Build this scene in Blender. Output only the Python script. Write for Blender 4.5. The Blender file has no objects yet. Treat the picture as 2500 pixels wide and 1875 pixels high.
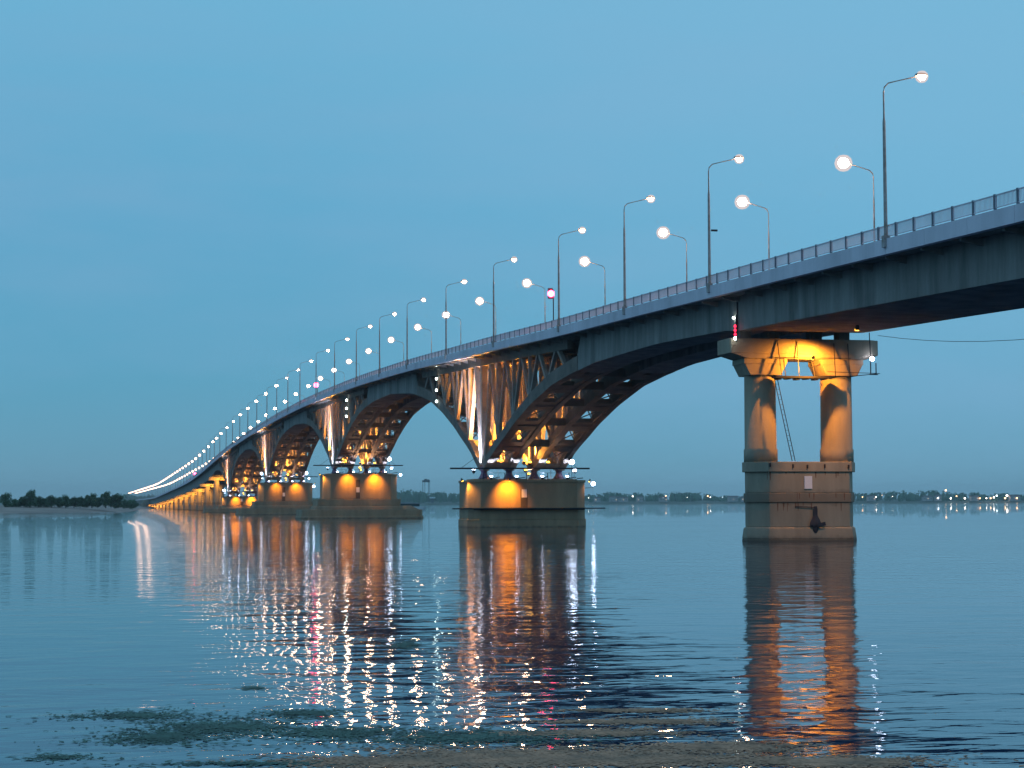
import bpy, math, random
from mathutils import Vector, Matrix
R = math.radians
HAZE = 0.00008
rnd = random.Random(7)
sc = bpy.context.scene
col = sc.collection

# ------------------------------------------------------------------ camera
cam_d = bpy.data.cameras.new('camera'); cam = bpy.data.objects.new('camera', cam_d); col.objects.link(cam)
YAW, PITCH, ROLL = R(12.821), R(3.683), R(0.2)
fw = Vector((math.sin(YAW)*math.cos(PITCH), math.cos(YAW)*math.cos(PITCH), math.sin(PITCH)))
rt = Vector((math.cos(YAW), -math.sin(YAW), 0)); up = rt.cross(fw)
rt2 = rt*math.cos(ROLL) - up*math.sin(ROLL); up2 = rt2.cross(fw)
cam.matrix_world = Matrix(((rt2.x, up2.x, -fw.x, -60.2), (rt2.y, up2.y, -fw.y, 0), (rt2.z, up2.z, -fw.z, 3.35), (0, 0, 0, 1)))
cam_d.sensor_width = 36; cam_d.lens = 4521/2500*36
cam_d.clip_start = 0.5; cam_d.clip_end = 30000
sc.camera = cam

# ------------------------------------------------------------------ dusk sky, the sun is down
w = bpy.data.worlds.new('World'); sc.world = w; w.use_nodes = True
nt = w.node_tree; nt.nodes.clear()
def N(nt, t, **kw):
    n = nt.nodes.new(t)
    for k, v in kw.items(): setattr(n, k, v)
    return n
out = N(nt, 'ShaderNodeOutputWorld'); bg = N(nt, 'ShaderNodeBackground')
tc = N(nt, 'ShaderNodeTexCoord'); sx = N(nt, 'ShaderNodeSeparateXYZ')
ramp = N(nt, 'ShaderNodeValToRGB'); nt.links.new(tc.outputs['Generated'], sx.inputs[0])
nt.links.new(sx.outputs[2], ramp.inputs[0])
stops = [(0.0, (0.165, 0.345, 0.47)), (0.03, (0.140, 0.360, 0.505)), (0.075, (0.108, 0.372, 0.55)),
         (0.15, (0.100, 0.385, 0.60)), (0.26, (0.150, 0.445, 0.665)), (0.55, (0.20, 0.45, 0.70)), (1.0, (0.20, 0.42, 0.68))]
el = ramp.color_ramp.elements
el[0].position, el[0].color = stops[0][0], (*stops[0][1], 1)
el[1].position, el[1].color = stops[-1][0], (*stops[-1][1], 1)
for p, c in stops[1:-1]:
    e = el.new(p); e.color = (*c, 1)
mp = N(nt, 'ShaderNodeMapping'); mp.inputs['Scale'].default_value = (1.6, 1.6, 7)
nz = N(nt, 'ShaderNodeTexNoise'); nz.inputs['Scale'].default_value = 1.3; nz.inputs['Detail'].default_value = 5
nz.inputs['Roughness'].default_value = 0.55
nt.links.new(tc.outputs['Generated'], mp.inputs[0]); nt.links.new(mp.outputs[0], nz.inputs['Vector'])
mr = N(nt, 'ShaderNodeMapRange'); mr.inputs[1].default_value = 0.42; mr.inputs[2].default_value = 0.72
mr.inputs[3].default_value = 0; mr.inputs[4].default_value = 0.75
nt.links.new(nz.outputs[0], mr.inputs[0])
mx = N(nt, 'ShaderNodeMix', data_type='RGBA'); mx.inputs[7].default_value = (0.215, 0.415, 0.625, 1)
nt.links.new(mr.outputs[0], mx.inputs[0]); nt.links.new(ramp.outputs[0], mx.inputs[6])
def wmap(sock, a, b_, c, d):
    r_ = N(nt, 'ShaderNodeMapRange'); r_.interpolation_type = 'SMOOTHSTEP'
    for k_, v_ in zip((1, 2, 3, 4), (a, b_, c, d)): r_.inputs[k_].default_value = v_
    nt.links.new(sock, r_.inputs[0]); return r_.outputs[0]
side = N(nt, 'ShaderNodeMath', operation='MULTIPLY')
nt.links.new(wmap(sx.outputs[0], -0.05, 0.5, 0.0, 1.0), side.inputs[0]); nt.links.new(wmap(sx.outputs[2], 0.0, 0.2, 0.2, 0.75), side.inputs[1])
mx2 = N(nt, 'ShaderNodeMix', data_type='RGBA'); mx2.inputs[7].default_value = (0.205, 0.485, 0.705, 1)
nt.links.new(side.outputs[0], mx2.inputs[0]); nt.links.new(mx.outputs[2], mx2.inputs[6])
nt.links.new(mx2.outputs[2], bg.inputs[0]); bg.inputs[1].default_value = 1.0
nt.links.new(bg.outputs[0], out.inputs[0])
sc.view_settings.view_transform = 'Standard'; sc.view_settings.look = 'None'
sc.view_settings.exposure = 0; sc.view_settings.gamma = 1
sc.render.engine = 'CYCLES'
sc.cycles.use_denoising = True
sc.cycles.transparent_max_bounces = 12; sc.cycles.max_bounces = 6; sc.cycles.diffuse_bounces = 2; sc.cycles.glossy_bounces = 3
sc.cycles.sample_clamp_indirect = 12; sc.cycles.sample_clamp_direct = 0

# ------------------------------------------------------------------ materials
def mat(name, color, rough=0.85, var=0.25, scale=0.6, bump=0.0, metal=0.0, streak=False, color2=None):
    m = bpy.data.materials.new(name); m.use_nodes = True; t = m.node_tree; b = t.nodes['Principled BSDF']
    b.inputs['Roughness'].default_value = rough; b.inputs['Metallic'].default_value = metal
    co = N(t, 'ShaderNodeTexCoord'); mpp = N(t, 'ShaderNodeMapping')
    mpp.inputs['Scale'].default_value = (1, 1, 0.18) if streak else (1, 1, 1)
    n1 = N(t, 'ShaderNodeTexNoise'); n1.inputs['Scale'].default_value = scale; n1.inputs['Detail'].default_value = 8
    n1.inputs['Roughness'].default_value = 0.65
    t.links.new(co.outputs['Object'], mpp.inputs[0]); t.links.new(mpp.outputs[0], n1.inputs['Vector'])
    r = N(t, 'ShaderNodeValToRGB'); c2 = color2 or tuple(c*(1-var) for c in color)
    r.color_ramp.elements[0].position = 0.3; r.color_ramp.elements[0].color = (*c2, 1)
    r.color_ramp.elements[1].position = 0.7; r.color_ramp.elements[1].color = (*[min(1, c*(1+var*.6)) for c in color], 1)
    t.links.new(n1.outputs[0], r.inputs[0]); t.links.new(r.outputs[0], b.inputs['Base Color'])
    if bump:
        n2 = N(t, 'ShaderNodeTexNoise'); n2.inputs['Scale'].default_value = scale*6; n2.inputs['Detail'].default_value = 6
        t.links.new(co.outputs['Object'], n2.inputs['Vector'])
        bp = N(t, 'ShaderNodeBump'); bp.inputs['Strength'].default_value = 0.7; bp.inputs['Distance'].default_value = bump
        t.links.new(n2.outputs[0], bp.inputs['Height']); t.links.new(bp.outputs[0], b.inputs['Normal'])
    return m
def emis(name, color, strength):
    m = bpy.data.materials.new(name); m.use_nodes = True; t = m.node_tree; t.nodes.clear()
    o = N(t, 'ShaderNodeOutputMaterial'); e = N(t, 'ShaderNodeEmission')
    e.inputs[0].default_value = (*color, 1); e.inputs[1].default_value = strength
    t.links.new(e.outputs[0], o.inputs[0]); return m
def banded(name, base, dark, bands, scale=0.5):
    """concrete with stained bands at fixed heights (tide marks) and vertical drips"""
    m = mat(name, base, 0.9, 0.3, scale, 0.03, streak=True)
    t = m.node_tree; b = t.nodes['Principled BSDF']
    ge = N(t, 'ShaderNodeNewGeometry'); s = N(t, 'ShaderNodeSeparateXYZ'); t.links.new(ge.outputs['Position'], s.inputs[0])
    nn = N(t, 'ShaderNodeTexNoise'); nn.inputs['Scale'].default_value = 1.3; nn.inputs['Detail'].default_value = 6
    t.links.new(ge.outputs['Position'], nn.inputs['Vector'])
    ad = N(t, 'ShaderNodeMath', operation='MULTIPLY_ADD'); ad.inputs[1].default_value = 0.7
    t.links.new(nn.outputs[0], ad.inputs[0]); t.links.new(s.outputs[2], ad.inputs[2])
    mrr = N(t, 'ShaderNodeMapRange'); mrr.inputs[1].default_value = 0; mrr.inputs[2].default_value = 10
    t.links.new(ad.outputs[0], mrr.inputs[0])
    rr = N(t, 'ShaderNodeValToRGB'); e = rr.color_ramp.elements
    e[0].position = bands[0][0]/10; e[0].color = (bands[0][1],)*3+(1,)
    e[1].position = bands[-1][0]/10; e[1].color = (bands[-1][1],)*3+(1,)
    for p, v in bands[1:-1]:
        q = e.new(p/10); q.color = (v, v, v, 1)
    t.links.new(mrr.outputs[0], rr.inputs[0])
    mm = N(t, 'ShaderNodeMix', data_type='RGBA'); mm.inputs[7].default_value = (*dark, 1)
    src = b.inputs['Base Color'].links[0].from_socket
    t.links.new(rr.outputs[0], mm.inputs[0]); t.links.new(src, mm.inputs[6]); t.links.new(mm.outputs[2], b.inputs['Base Color'])
    return m
M = dict(
    concrete=mat('weathered_concrete', (0.34, 0.28, 0.22), 0.9, 0.35, 0.35, 0.03, streak=True),
    girder=mat('dark_girder_concrete', (0.27, 0.245, 0.225), 0.9, 0.5, 0.55, 0.03, streak=True),
    fascia=mat('pale_fascia_concrete', (0.74, 0.66, 0.72), 0.85, 0.2, 0.3, 0.02, streak=True),
    rib=mat('rib_concrete', (0.22, 0.17, 0.14), 0.9, 0.35, 0.4, 0.03),
    pier=banded('pier_concrete', (0.36, 0.29, 0.215), (0.13, 0.095, 0.07), [(0, 1), (0.5, 0.95), (0.85, 0.25), (1.5, 0.12), (3.4, 0.3), (3.7, 0.7), (4.45, 0.6), (4.8, 0.12), (9, 0.0)]),
    tall=banded('arch_pier_concrete', (0.40, 0.275, 0.175), (0.17, 0.115, 0.08), [(0, 1), (0.3, 0.9), (0.6, 0.15), (2.2, 0.1), (2.7, 0.55), (3.0, 0.25), (9, 0.1)]),
    slot_shade=mat('recess_shade_concrete', (0.10, 0.08, 0.07), 0.9, 0.3, 0.6),
    asphalt=mat('asphalt', (0.055, 0.055, 0.06), 0.9, 0.2, 0.8),
    strut=mat('brown_strut_concrete', (0.36, 0.285, 0.245), 0.9, 0.35, 0.5, 0.02),
    rail=mat('painted_railing', (0.66, 0.60, 0.66), 0.6, 0.15, 0.5),
    railp=mat('railing_post_paint', (0.16, 0.17, 0.21), 0.6, 0.15, 0.5),
    pole=mat('galvanised_pole', (0.42, 0.38, 0.38), 0.6, 0.35, 1.2, 0.0, 0.1, color2=(0.22, 0.14, 0.10)),
    steel=mat('dark_steel', (0.035, 0.03, 0.04), 0.6, 0.3, 1.5, 0, 0.3),
    bearing=mat('painted_bearing', (0.10, 0.06, 0.13), 0.5, 0.25, 1.5),
    plate=mat('white_sign_plate', (0.80, 0.74, 0.78), 0.6, 0.08, 1.2),
    white=mat('white_paint', (0.72, 0.72, 0.72), 0.5, 0.1, 0.5),
    darkglass=mat('dark_window', (0.02, 0.025, 0.03), 0.15, 0.1, 0.5),
    greyroof=mat('grey_roof', (0.30, 0.32, 0.33), 0.7, 0.2, 0.4),
    rust=mat('rusty_metal', (0.16, 0.07, 0.04), 0.8, 0.4, 2.0),
    sand=mat('beach_sand', (0.34, 0.23, 0.19), 0.95, 0.35, 0.05, color2=(0.20, 0.145, 0.12)),
    earth=mat('far_bank_earth', (0.14, 0.13, 0.10), 0.95, 0.45, 0.02, color2=(0.05, 0.07, 0.04)),
    leaf=mat('willow_leaves', (0.075, 0.15, 0.075), 0.8, 0.5, 0.9),
    leaf2=mat('dark_leaves', (0.06, 0.12, 0.06), 0.8, 0.5, 0.9),
    bark=mat('bark', (0.06, 0.045, 0.035), 0.9, 0.3, 3),
    housewall=mat('plastered_wall', (0.42, 0.36, 0.34), 0.9, 0.2, 0.3),
    roof=mat('dark_roof', (0.12, 0.07, 0.06), 0.8, 0.2, 0.3),
    lampa=emis('shore_lamp_amber', (1.0, 0.55, 0.25), 9), lampc=emis('shore_lamp_cool', (0.75, 0.9, 1.0), 9),
    lampw=emis('lamp_glow_warm', (1.0, 0.58, 0.34), 260),
    lampfar=emis('lamp_glow_cluster', (1.0, 0.64, 0.42), 40),
    lamptiny=emis('lamp_glow_tiny', (1.0, 0.60, 0.42), 6),
    lamps=emis('shore_lamp_glow', (1.0, 0.86, 0.74), 14),
    flood_y=emis('sodium_flood_glow', (1.0, 0.50, 0.05), 8),
    flood_w=emis('cold_flood_glow', (0.66, 0.76, 1.0), 30),
    red=emis('red_lamp_glow', (1.0, 0.03, 0.09), 40),
    redsmall=emis('small_red_glow', (1.0, 0.02, 0.06), 4),
    green=emis('green_lamp_glow', (0.1, 1.0, 0.65), 14),
    sig=emis('signal_white_glow', (0.80, 1.0, 0.95), 25),
    win=emis('lit_window', (1.0, 0.72, 0.5), 1.2),
)

bm_ = bpy.data.materials.new('halo_shell_glow'); bm_.use_nodes = True; t = bm_.node_tree; t.nodes.clear()  # see-through peach glow that imitates the halo of a lit bulb
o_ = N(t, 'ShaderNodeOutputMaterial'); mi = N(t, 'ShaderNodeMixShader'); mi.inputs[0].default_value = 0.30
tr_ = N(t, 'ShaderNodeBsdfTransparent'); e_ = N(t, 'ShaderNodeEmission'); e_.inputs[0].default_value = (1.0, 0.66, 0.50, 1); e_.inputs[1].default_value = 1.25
t.links.new(tr_.outputs[0], mi.inputs[1]); t.links.new(e_.outputs[0], mi.inputs[2]); t.links.new(mi.outputs[0], o_.inputs[0]); M['halo'] = bm_

# ------------------------------------------------------------------ mesh helpers
class MB:
    def __init__(s): s.v = []; s.f = []; s.m = []; s.cur = 0
    def add(s, vs, fs):
        o = len(s.v); s.v += [tuple(v) for v in vs]
        s.f += [tuple(i+o for i in f) for f in fs]; s.m += [s.cur]*len(fs)
    def box(s, x0, x1, y0, y1, z0, z1):
        s.add([(x0,y0,z0),(x1,y0,z0),(x1,y1,z0),(x0,y1,z0),(x0,y0,z1),(x1,y0,z1),(x1,y1,z1),(x0,y1,z1)],
              [(0,3,2,1),(4,5,6,7),(0,1,5,4),(1,2,6,5),(2,3,7,6),(3,0,4,7)])
    def beam(s, a, b, wa, ha, wb=None, hb=None, side=None):
        """rectangular bar from a to b; width along 'side' (default horizontal perpendicular), height across"""
        a = Vector(a); b = Vector(b); d = (b-a).normalized()
        sd = Vector(side) if side else d.cross(Vector((0,0,1)))
        if sd.length < 1e-4: sd = Vector((1,0,0))
        sd = (sd - d*sd.dot(d)).normalized(); n = sd.cross(d).normalized()
        wb = wb or wa; hb = hb or ha; vs = []
        for p, ww, hh in ((a, wa, ha), (b, wb, hb)):
            for i, j in ((-1,-1),(1,-1),(1,1),(-1,1)): vs.append(p + sd*ww/2*i + n*hh/2*j)
        s.add(vs, [(3,2,1,0),(4,5,6,7),(0,1,5,4),(1,2,6,5),(2,3,7,6),(3,0,4,7)])
    def tube(s, pts, r, n=8, cap=True):
        pts = [Vector(p) for p in pts]; rs = r if isinstance(r, (list, tuple)) else [r]*len(pts); vs = []
        for i, p in enumerate(pts):
            d = (pts[min(i+1, len(pts)-1)]-pts[max(i-1, 0)]).normalized()
            a = d.cross(Vector((0,0,1)) if abs(d.z) < .9 else Vector((1,0,0))).normalized(); b = d.cross(a)
            for k in range(n):
                t = 2*math.pi*k/n; vs.append(p+(a*math.cos(t)+b*math.sin(t))*rs[i])
        fs = [(i*n+k, i*n+(k+1)%n, (i+1)*n+(k+1)%n, (i+1)*n+k) for i in range(len(pts)-1) for k in range(n)]
        if cap: fs += [tuple(range(n))[::-1], tuple((len(pts)-1)*n+k for k in range(n))]
        s.add(vs, fs)
    def lathe(s, c, prof, n=16, sx=1, sy=1):
        c = Vector(c); vs = []
        for r, z in prof:
            for k in range(n):
                t = 2*math.pi*(k+.5)/n; vs.append(c+Vector((math.cos(t)*r*sx, math.sin(t)*r*sy, z)))
        fs = [(i*n+k, i*n+(k+1)%n, (i+1)*n+(k+1)%n, (i+1)*n+k) for i in range(len(prof)-1) for k in range(n)]
        fs += [tuple(range(n))[::-1], tuple((len(prof)-1)*n+k for k in range(n))]
        s.add(vs, fs)
    def prism(s, poly, z0, z1, poly1=None):
        p1 = poly1 or poly; n = len(poly)
        s.add([(x,y,z0) for x,y in poly]+[(x,y,z1) for x,y in p1],
              [tuple(range(n))[::-1], tuple(range(n, 2*n))]+[(k,(k+1)%n,n+(k+1)%n,n+k) for k in range(n)])
    def sweep(s, secs, cap=True):
        """secs: list of rings (same length) of 3D points"""
        n = len(secs[0]); vs = [p for r_ in secs for p in r_]
        fs = [(i*n+k, i*n+(k+1)%n, (i+1)*n+(k+1)%n, (i+1)*n+k) for i in range(len(secs)-1) for k in range(n)]
        if cap: fs += [tuple(range(n))[::-1], tuple((len(secs)-1)*n+k for k in range(n))]
        s.add(vs, fs)
    def ball(s, c, r, n=10, sz=1.0):
        prof = [(max(1e-3, r*math.sin(math.pi*i/6)), -r*sz*math.cos(math.pi*i/6)) for i in range(7)]
        s.lathe(c, prof, n)
    def build(s, name, m, parent=None, smooth=False, loc=None):
        me = bpy.data.meshes.new(name)
        if loc: L = Vector(loc); vs = [tuple(Vector(v)-L) for v in s.v]
        else: vs = s.v
        me.from_pydata(vs, [], s.f)
        for mm in (m if isinstance(m, (list, tuple)) else [m]): me.materials.append(mm)
        for p, i in zip(me.polygons, s.m): p.material_index = i; p.use_smooth = smooth
        o = bpy.data.objects.new(name, me); col.objects.link(o)
        if parent: o.parent = parent
        if loc: o.location = loc
        return o
def tag(o, label=None, cat=None, group=None, kind=None):
    if label: o['label'] = label
    if cat: o['category'] = cat
    if group: o['group'] = group
    if kind: o['kind'] = kind
    return o
def empty(name, loc=(0, 0, 0)):
    o = bpy.data.objects.new(name, None); o.location = loc; o.empty_display_size = 0.5; col.objects.link(o); return o
def bevel(o, wd=0.06):
    b = o.modifiers.new('bevel', 'BEVEL'); b.width = wd; b.segments = 2; b.limit_method = 'ANGLE'; return o
def spot(parent, loc, target, power, color, size=60, blend=0.6, radius=0.15):
    l = bpy.data.lights.new('flood_beam', 'SPOT'); l.energy = power; l.color = color; l.spot_size = R(size); l.spot_blend = blend
    l.shadow_soft_size = radius
    o = bpy.data.objects.new('flood_beam', l); col.objects.link(o); o.parent = parent
    base = Vector(parent.location) if parent else Vector((0, 0, 0))
    o.location = Vector(loc)-base; o.rotation_euler = (Vector(target)-Vector(loc)).to_track_quat('-Z', 'Y').to_euler()
    return o

# ------------------------------------------------------------------ profile of the bridge (rail top height along y)
TAB = [(40, 19.9), (60, 20.55), (97, 21.55), (125, 22.4), (158, 23.3), (177, 23.85), (204, 24.5), (219, 24.98), (239, 25.72), (273, 26.7),
       (308, 27.8), (340, 28.5), (370, 29.1), (405, 29.5), (440, 29.8), (474, 29.95), (505, 29.8), (541, 29.6), (570, 29.2), (604, 28.8),
       (650, 28.1), (709, 26.95), (743, 25.95), (780, 24.9), (815, 23.8), (845, 22.8), (870, 21.9), (904, 20.7), (940, 19.6), (977, 18.6),
       (1013, 17.7), (1048, 17.0), (1121, 15.9), (1193, 15.0), (1264, 14.2), (1320, 13.4), (1492, 11.4), (1576, 10.6), (1700, 10.1), (2900, 9.6)]
def _rz(y):
    y = max(TAB[0][0], min(TAB[-1][0], y))
    for (a, p), (b, q) in zip(TAB, TAB[1:]):
        if y <= b: return p+(q-p)*(y-a)/(b-a)
def rz(y): return (_rz(y-16)+2*_rz(y-8)+3*_rz(y)+2*_rz(y+8)+_rz(y+16))/9
DT = [(0, 18.7), (1.2, 18.3), (6.5, 16.2), (10.7, 14.8), (15.6, 13.4), (20.4, 11.9), (30, 9.5), (41, 7.35), (50, 6.35), (60, 5.5), (70, 5.15), (84, 4.75), (200, 4.75)]
def dep(t):
    t = abs(t)
    for (a, p), (b, q) in zip(DT, DT[1:]):
        if t <= b: return p+(q-p)*(t-a)/(b-a)
PY = [152.5, 258.5, 424.5, 590.5, 756.5]            # pier 0 (columns) and the four arch piers
END = 862.5
XP = [-5.5, -1.85, 1.85, 5.5]
TS = 52.0

# ------------------------------------------------------------------ water, land, sky side of the setting
wm = bpy.data.materials.new('river_water'); wm.use_nodes = True; t = wm.node_tree; b = t.nodes['Principled BSDF']
b.inputs['Base Color'].default_value = (0.007, 0.026, 0.064, 1); b.inputs['Roughness'].default_value = 0.015
b.inputs['IOR'].default_value = 1.333; b.inputs['Specular IOR Level'].default_value = 0.42
ge = N(t, 'ShaderNodeNewGeometry')
def nois(scale, sxyz, det, rot=0, dist=0.0):
    a = N(t, 'ShaderNodeMapping'); a.inputs['Scale'].default_value = sxyz; a.inputs['Rotation'].default_value = (0, 0, rot)
    n = N(t, 'ShaderNodeTexNoise'); n.inputs['Scale'].default_value = scale; n.inputs['Detail'].default_value = det
    n.inputs['Distortion'].default_value = dist
    t.links.new(ge.outputs['Position'], a.inputs[0]); t.links.new(a.outputs[0], n.inputs['Vector']); return n
n_a = nois(0.95, (0.75, 1.5, 1), 2.5, R(13), 0.6)         # ripples under a metre, crests across the view
n_b = nois(0.40, (0.85, 1.1, 1), 2, R(25))             # longer swell
n_m = nois(0.02, (0.5, 1.6, 1), 3, R(12))              # calm and ruffled patches
n_f = nois(5.0, (0.7, 1.2, 1), 2, R(5))
mk = N(t, 'ShaderNodeMapRange'); mk.inputs[1].default_value = 0.42; mk.inputs[2].default_value = 0.60
mk.inputs[3].default_value = 0.22; mk.inputs[4].default_value = 1.0
t.links.new(n_m.outputs[0], mk.inputs[0])
def bump(prev, n, dist, masked=True):
    bp = N(t, 'ShaderNodeBump'); bp.inputs['Distance'].default_value = dist
    if masked: t.links.new(mk.outputs[0], bp.inputs['Strength'])
    t.links.new(n.outputs[0], bp.inputs['Height'])
    if prev: t.links.new(prev.outputs[0], bp.inputs['Normal'])
    return bp
b1 = bump(None, n_b, 0.052, False); b2 = bump(b1, n_a, 0.030); b3 = bump(b2, n_f, 0.0018)
t.links.new(b3.outputs[0], b.inputs['Normal'])
m = MB(); m.add([(-9000, -40, 0), (9000, -40, 0), (9000, 12000, 0), (-9000, 12000, 0)], [(0, 1, 2, 3)])
tag(m.build('water', wm), kind='structure')
m = MB(); m.add([(-9000, -3000, -4), (9000, -3000, -4), (9000, 12000, -4), (-9000, 12000, -4)], [(0, 1, 2, 3)])
tag(m.build('ground', M['earth']), kind='structure')
# near bank the photographer stands on (below the frame)
m = MB(); nx = 40
vs = []; fs = []
for i in range(nx+1):
    x = -200+400*i/nx; e = 6+1.5*math.sin(i*1.3)
    vs += [(x, e, -0.3), (x, e-6, 1.3), (x, -60, 2.2)]
for i in range(nx):
    for k in range(2): fs.append((i*3+k, i*3+3+k, i*3+4+k, i*3+1+k))
m.add(vs, fs); tag(m.build('riverbank', M['sand']), kind='structure')

def land(name, line, back, m_, zs, wob=0.3):
    """strip of land behind a shoreline polyline: heights zs at fractions of the way back"""
    mb = MB(); vs = []; k = len(zs)
    pts = []
    for (p, q), (p2, q2) in zip(zip(line, back), zip(line[1:], back[1:])):
        n = max(2, int((Vector(p2)-Vector(p)).length/18)); n = min(n, 90)
        for i in range(n):
            f = i/n; pts.append((Vector(p).lerp(Vector(p2), f), Vector(q).lerp(Vector(q2), f)))
    pts.append((Vector(line[-1]), Vector(back[-1])))
    for i, (p, q) in enumerate(pts):
        for j, (f, z) in enumerate(zs):
            v = p.lerp(q, f); zz = z+(wob*(rnd.random()-.5) if 0 < j else 0)
            vs.append((v.x, v.y+(rnd.random()-.5)*2*(j > 0), zz))
    fs = [(i*k+j, (i+1)*k+j, (i+1)*k+j+1, i*k+j+1) for i in range(len(pts)-1) for j in range(k-1)]
    mb.add(vs, fs); return tag(mb.build(name, m_), kind='structure')
land('beach', [(-1800, 640), (-400, 735), (-180, 768), (-96, 783), (-58, 838), (-42, 900), (-33, 1100), (-22, 1500), (12, 1760), (50, 2300), (60, 4400)],
     [(-1800, 1700), (-900, 1500), (-500, 1300), (-300, 1250), (-250, 1300), (-220, 1400), (-250, 1800), (-300, 2200), (-400, 2600), (-500, 3200), (-600, 4600)],
     M['sand'], [(-0.01, -0.5), (0.0, 0.02), (0.03, 0.9), (0.10, 2.3), (0.16, 2.7), (0.5, 3.0), (1, 3.0)])
land('far_bank', [(-3000, 4700), (0, 4480), (738, 4380), (1300, 4300), (1971, 3978), (3800, 3300)],
     [(-5500, 9500), (0, 9500), (1500, 9500), (3000, 9500), (5000, 9000), (9500, 7500)],
     M['earth'], [(-0.002, -1), (0.0, 0.1), (0.004, 4), (0.02, 8), (0.06, 10), (0.3, 14), (1, 16)], 1.2)

# ------------------------------------------------------------------ the bridge deck and girders
bridge = empty('road_bridge', (0, 150, 0))
tag(bridge, 'long grey concrete road bridge humped high over the river with railings', 'bridge')
def P(mb, name, m, parent, smooth=False):
    """build a part in world coordinates under a parent that may sit away from the origin"""
    o = mb.build(name, m, parent, smooth)
    L = Vector((0, 0, 0)); q = parent
    while q: L += Vector(q.location); q = q.parent
    o.data.transform(Matrix.Translation(-L)); return o
def ys(a, b, st=5.0):
    n = max(1, round((b-a)/st)); return [a+(b-a)*i/n for i in range(n+1)]
def sweep_x(mb, x0, x1, lo, hi, a, b, st=5.0):
    mb.sweep([[(x0, y, rz(y)+lo), (x1, y, rz(y)+lo), (x1, y, rz(y)+hi), (x0, y, rz(y)+hi)] for y in ys(a, b, st)])
Y0, Y1 = 44, 2860
m = MB(); sweep_x(m, -7.33, 7.33, -1.95, -1.2, Y0, Y1, 8); P(m, 'deck_slab', M['girder'], bridge)
m = MB(); sweep_x(m, -5.6, 5.6, -1.196, -1.14, Y0, Y1, 12); P(m, 'roadway', M['asphalt'], bridge)
for s in (-1, 1):
    m = MB()
    y = Y0                                              # precast kerb units with fine joints
    while y < 900:
        sweep_x(m, s*7.34, s*7.8, -2.02, -0.96, y+.02, y+5.98, 6); y += 6
    sweep_x(m, s*7.34, s*7.8, -2.02, -0.96, 900, Y1, 10); P(m, 'edge_beam', M['fascia'], bridge)
    m = MB(); sweep_x(m, s*5.7, s*7.33, -1.198, -1.02, Y0, Y1, 10); P(m, 'pavement', M['fascia'], bridge)
    # railing: top and bottom bars with balusters, posts as sub-parts
    m = MB(); X = s*7.55
    sweep_x(m, X-.05, X+.05, -0.07, 0.0, Y0, Y1, 8); sweep_x(m, X-.03, X+.03, -0.82, -0.77, Y0, Y1, 8)
    y = 90 if s < 0 else 110
    while y < 1100:
        stp, wd = (0.16, 0.028) if y < 260 else (0.3, 0.06) if y < 500 else (0.7, 0.16)
        z = rz(y); m.box(X-.02, X+.02, y, y+wd, z-.80, z-.05); y += stp
    rail = P(m, 'railing', M['rail'], bridge)
    y = 95.2; k = 0; far = MB()
    while y < 860:
        z = rz(y); q = MB() if k < 70 else far
        q.box(X-.08, X+.08, y-.07, y+.07, z-1.0, z+.04)
        if k < 70: P(q, 'railing_post', M['railp'], rail)
        y += 2.8; k += 1
    o = P(far, 'railing_post', M['railp'], rail); o['kind'] = 'stuff'
    # cantilever brackets under the footway
    m = MB(); y = 61; k = 0
    while y < 860 and s < 0:
        if k < 60 and k: P(m, 'footway_bracket', M['girder'], bridge); m = MB()
        k += 1
        z = rz(y); m.sweep([[(s*5.8, yy, z-2.03), (s*7.3, yy, z-2.03), (s*7.3, yy, z-2.2), (s*5.8, yy, z-2.5)] for yy in (y, y+.25)]); y += 5.6
    if s < 0: P(m, 'footway_bracket', M['girder'], bridge)['kind'] = 'stuff'
def bottom(y):
    if y <= 152: return rz(y)-4.95
    if y >= END: return rz(y)-6.4
    t = min(abs(y-p) for p in PY[1:])
    d = dep(t)
    if y > 835: d += (y-835)/27.5*1.3
    return rz(y)-d
def girder(a, b, boxes, slant=(0, 0)):
    for x0, x1 in boxes:
        m = MB(); rows = []
        for y in ys(a, b, 3.0 if b < 900 else 8.0):
            zt = rz(y)-1.97; zb = bottom(y)
            rows.append([(x0, y, zb), (x1, y, zb), (x1, y, zt), (x0, y, zt)])
        # slanted end faces
        for idx, sl in ((0, slant[0]), (-1, slant[1])):
            if sl:
                r_ = rows[idx]; rows[idx] = [r_[0], r_[1], (r_[2][0], r_[2][1]+sl, r_[2][2]), (r_[3][0], r_[3][1]+sl, r_[3][2])]
        m.sweep(rows)
        # thin flange and stiffening lip along the bottom
        P(m, 'girder', M['girder'], bridge)
TWO = [(-5.8, -1.5), (1.5, 5.8)]
girder(44, 150.95, [(-5.8, 5.8)])
girder(151.2, PY[1]-TS, TWO, (0, -3))
for a, b in zip(PY[1:-1], PY[2:]):
    mid = (a+b)/2
    girder(a+TS, mid-.1, TWO, (3, 0)); girder(mid+.1, b-TS, TWO, (0, -3))
girder(PY[4]+TS, END-.15, TWO, (3, 0))
y = END
while y < 2850:
    girder(y+.15, min(y+70, 2860)-.15, [(-5.8, 5.8)]); y += 70
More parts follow.
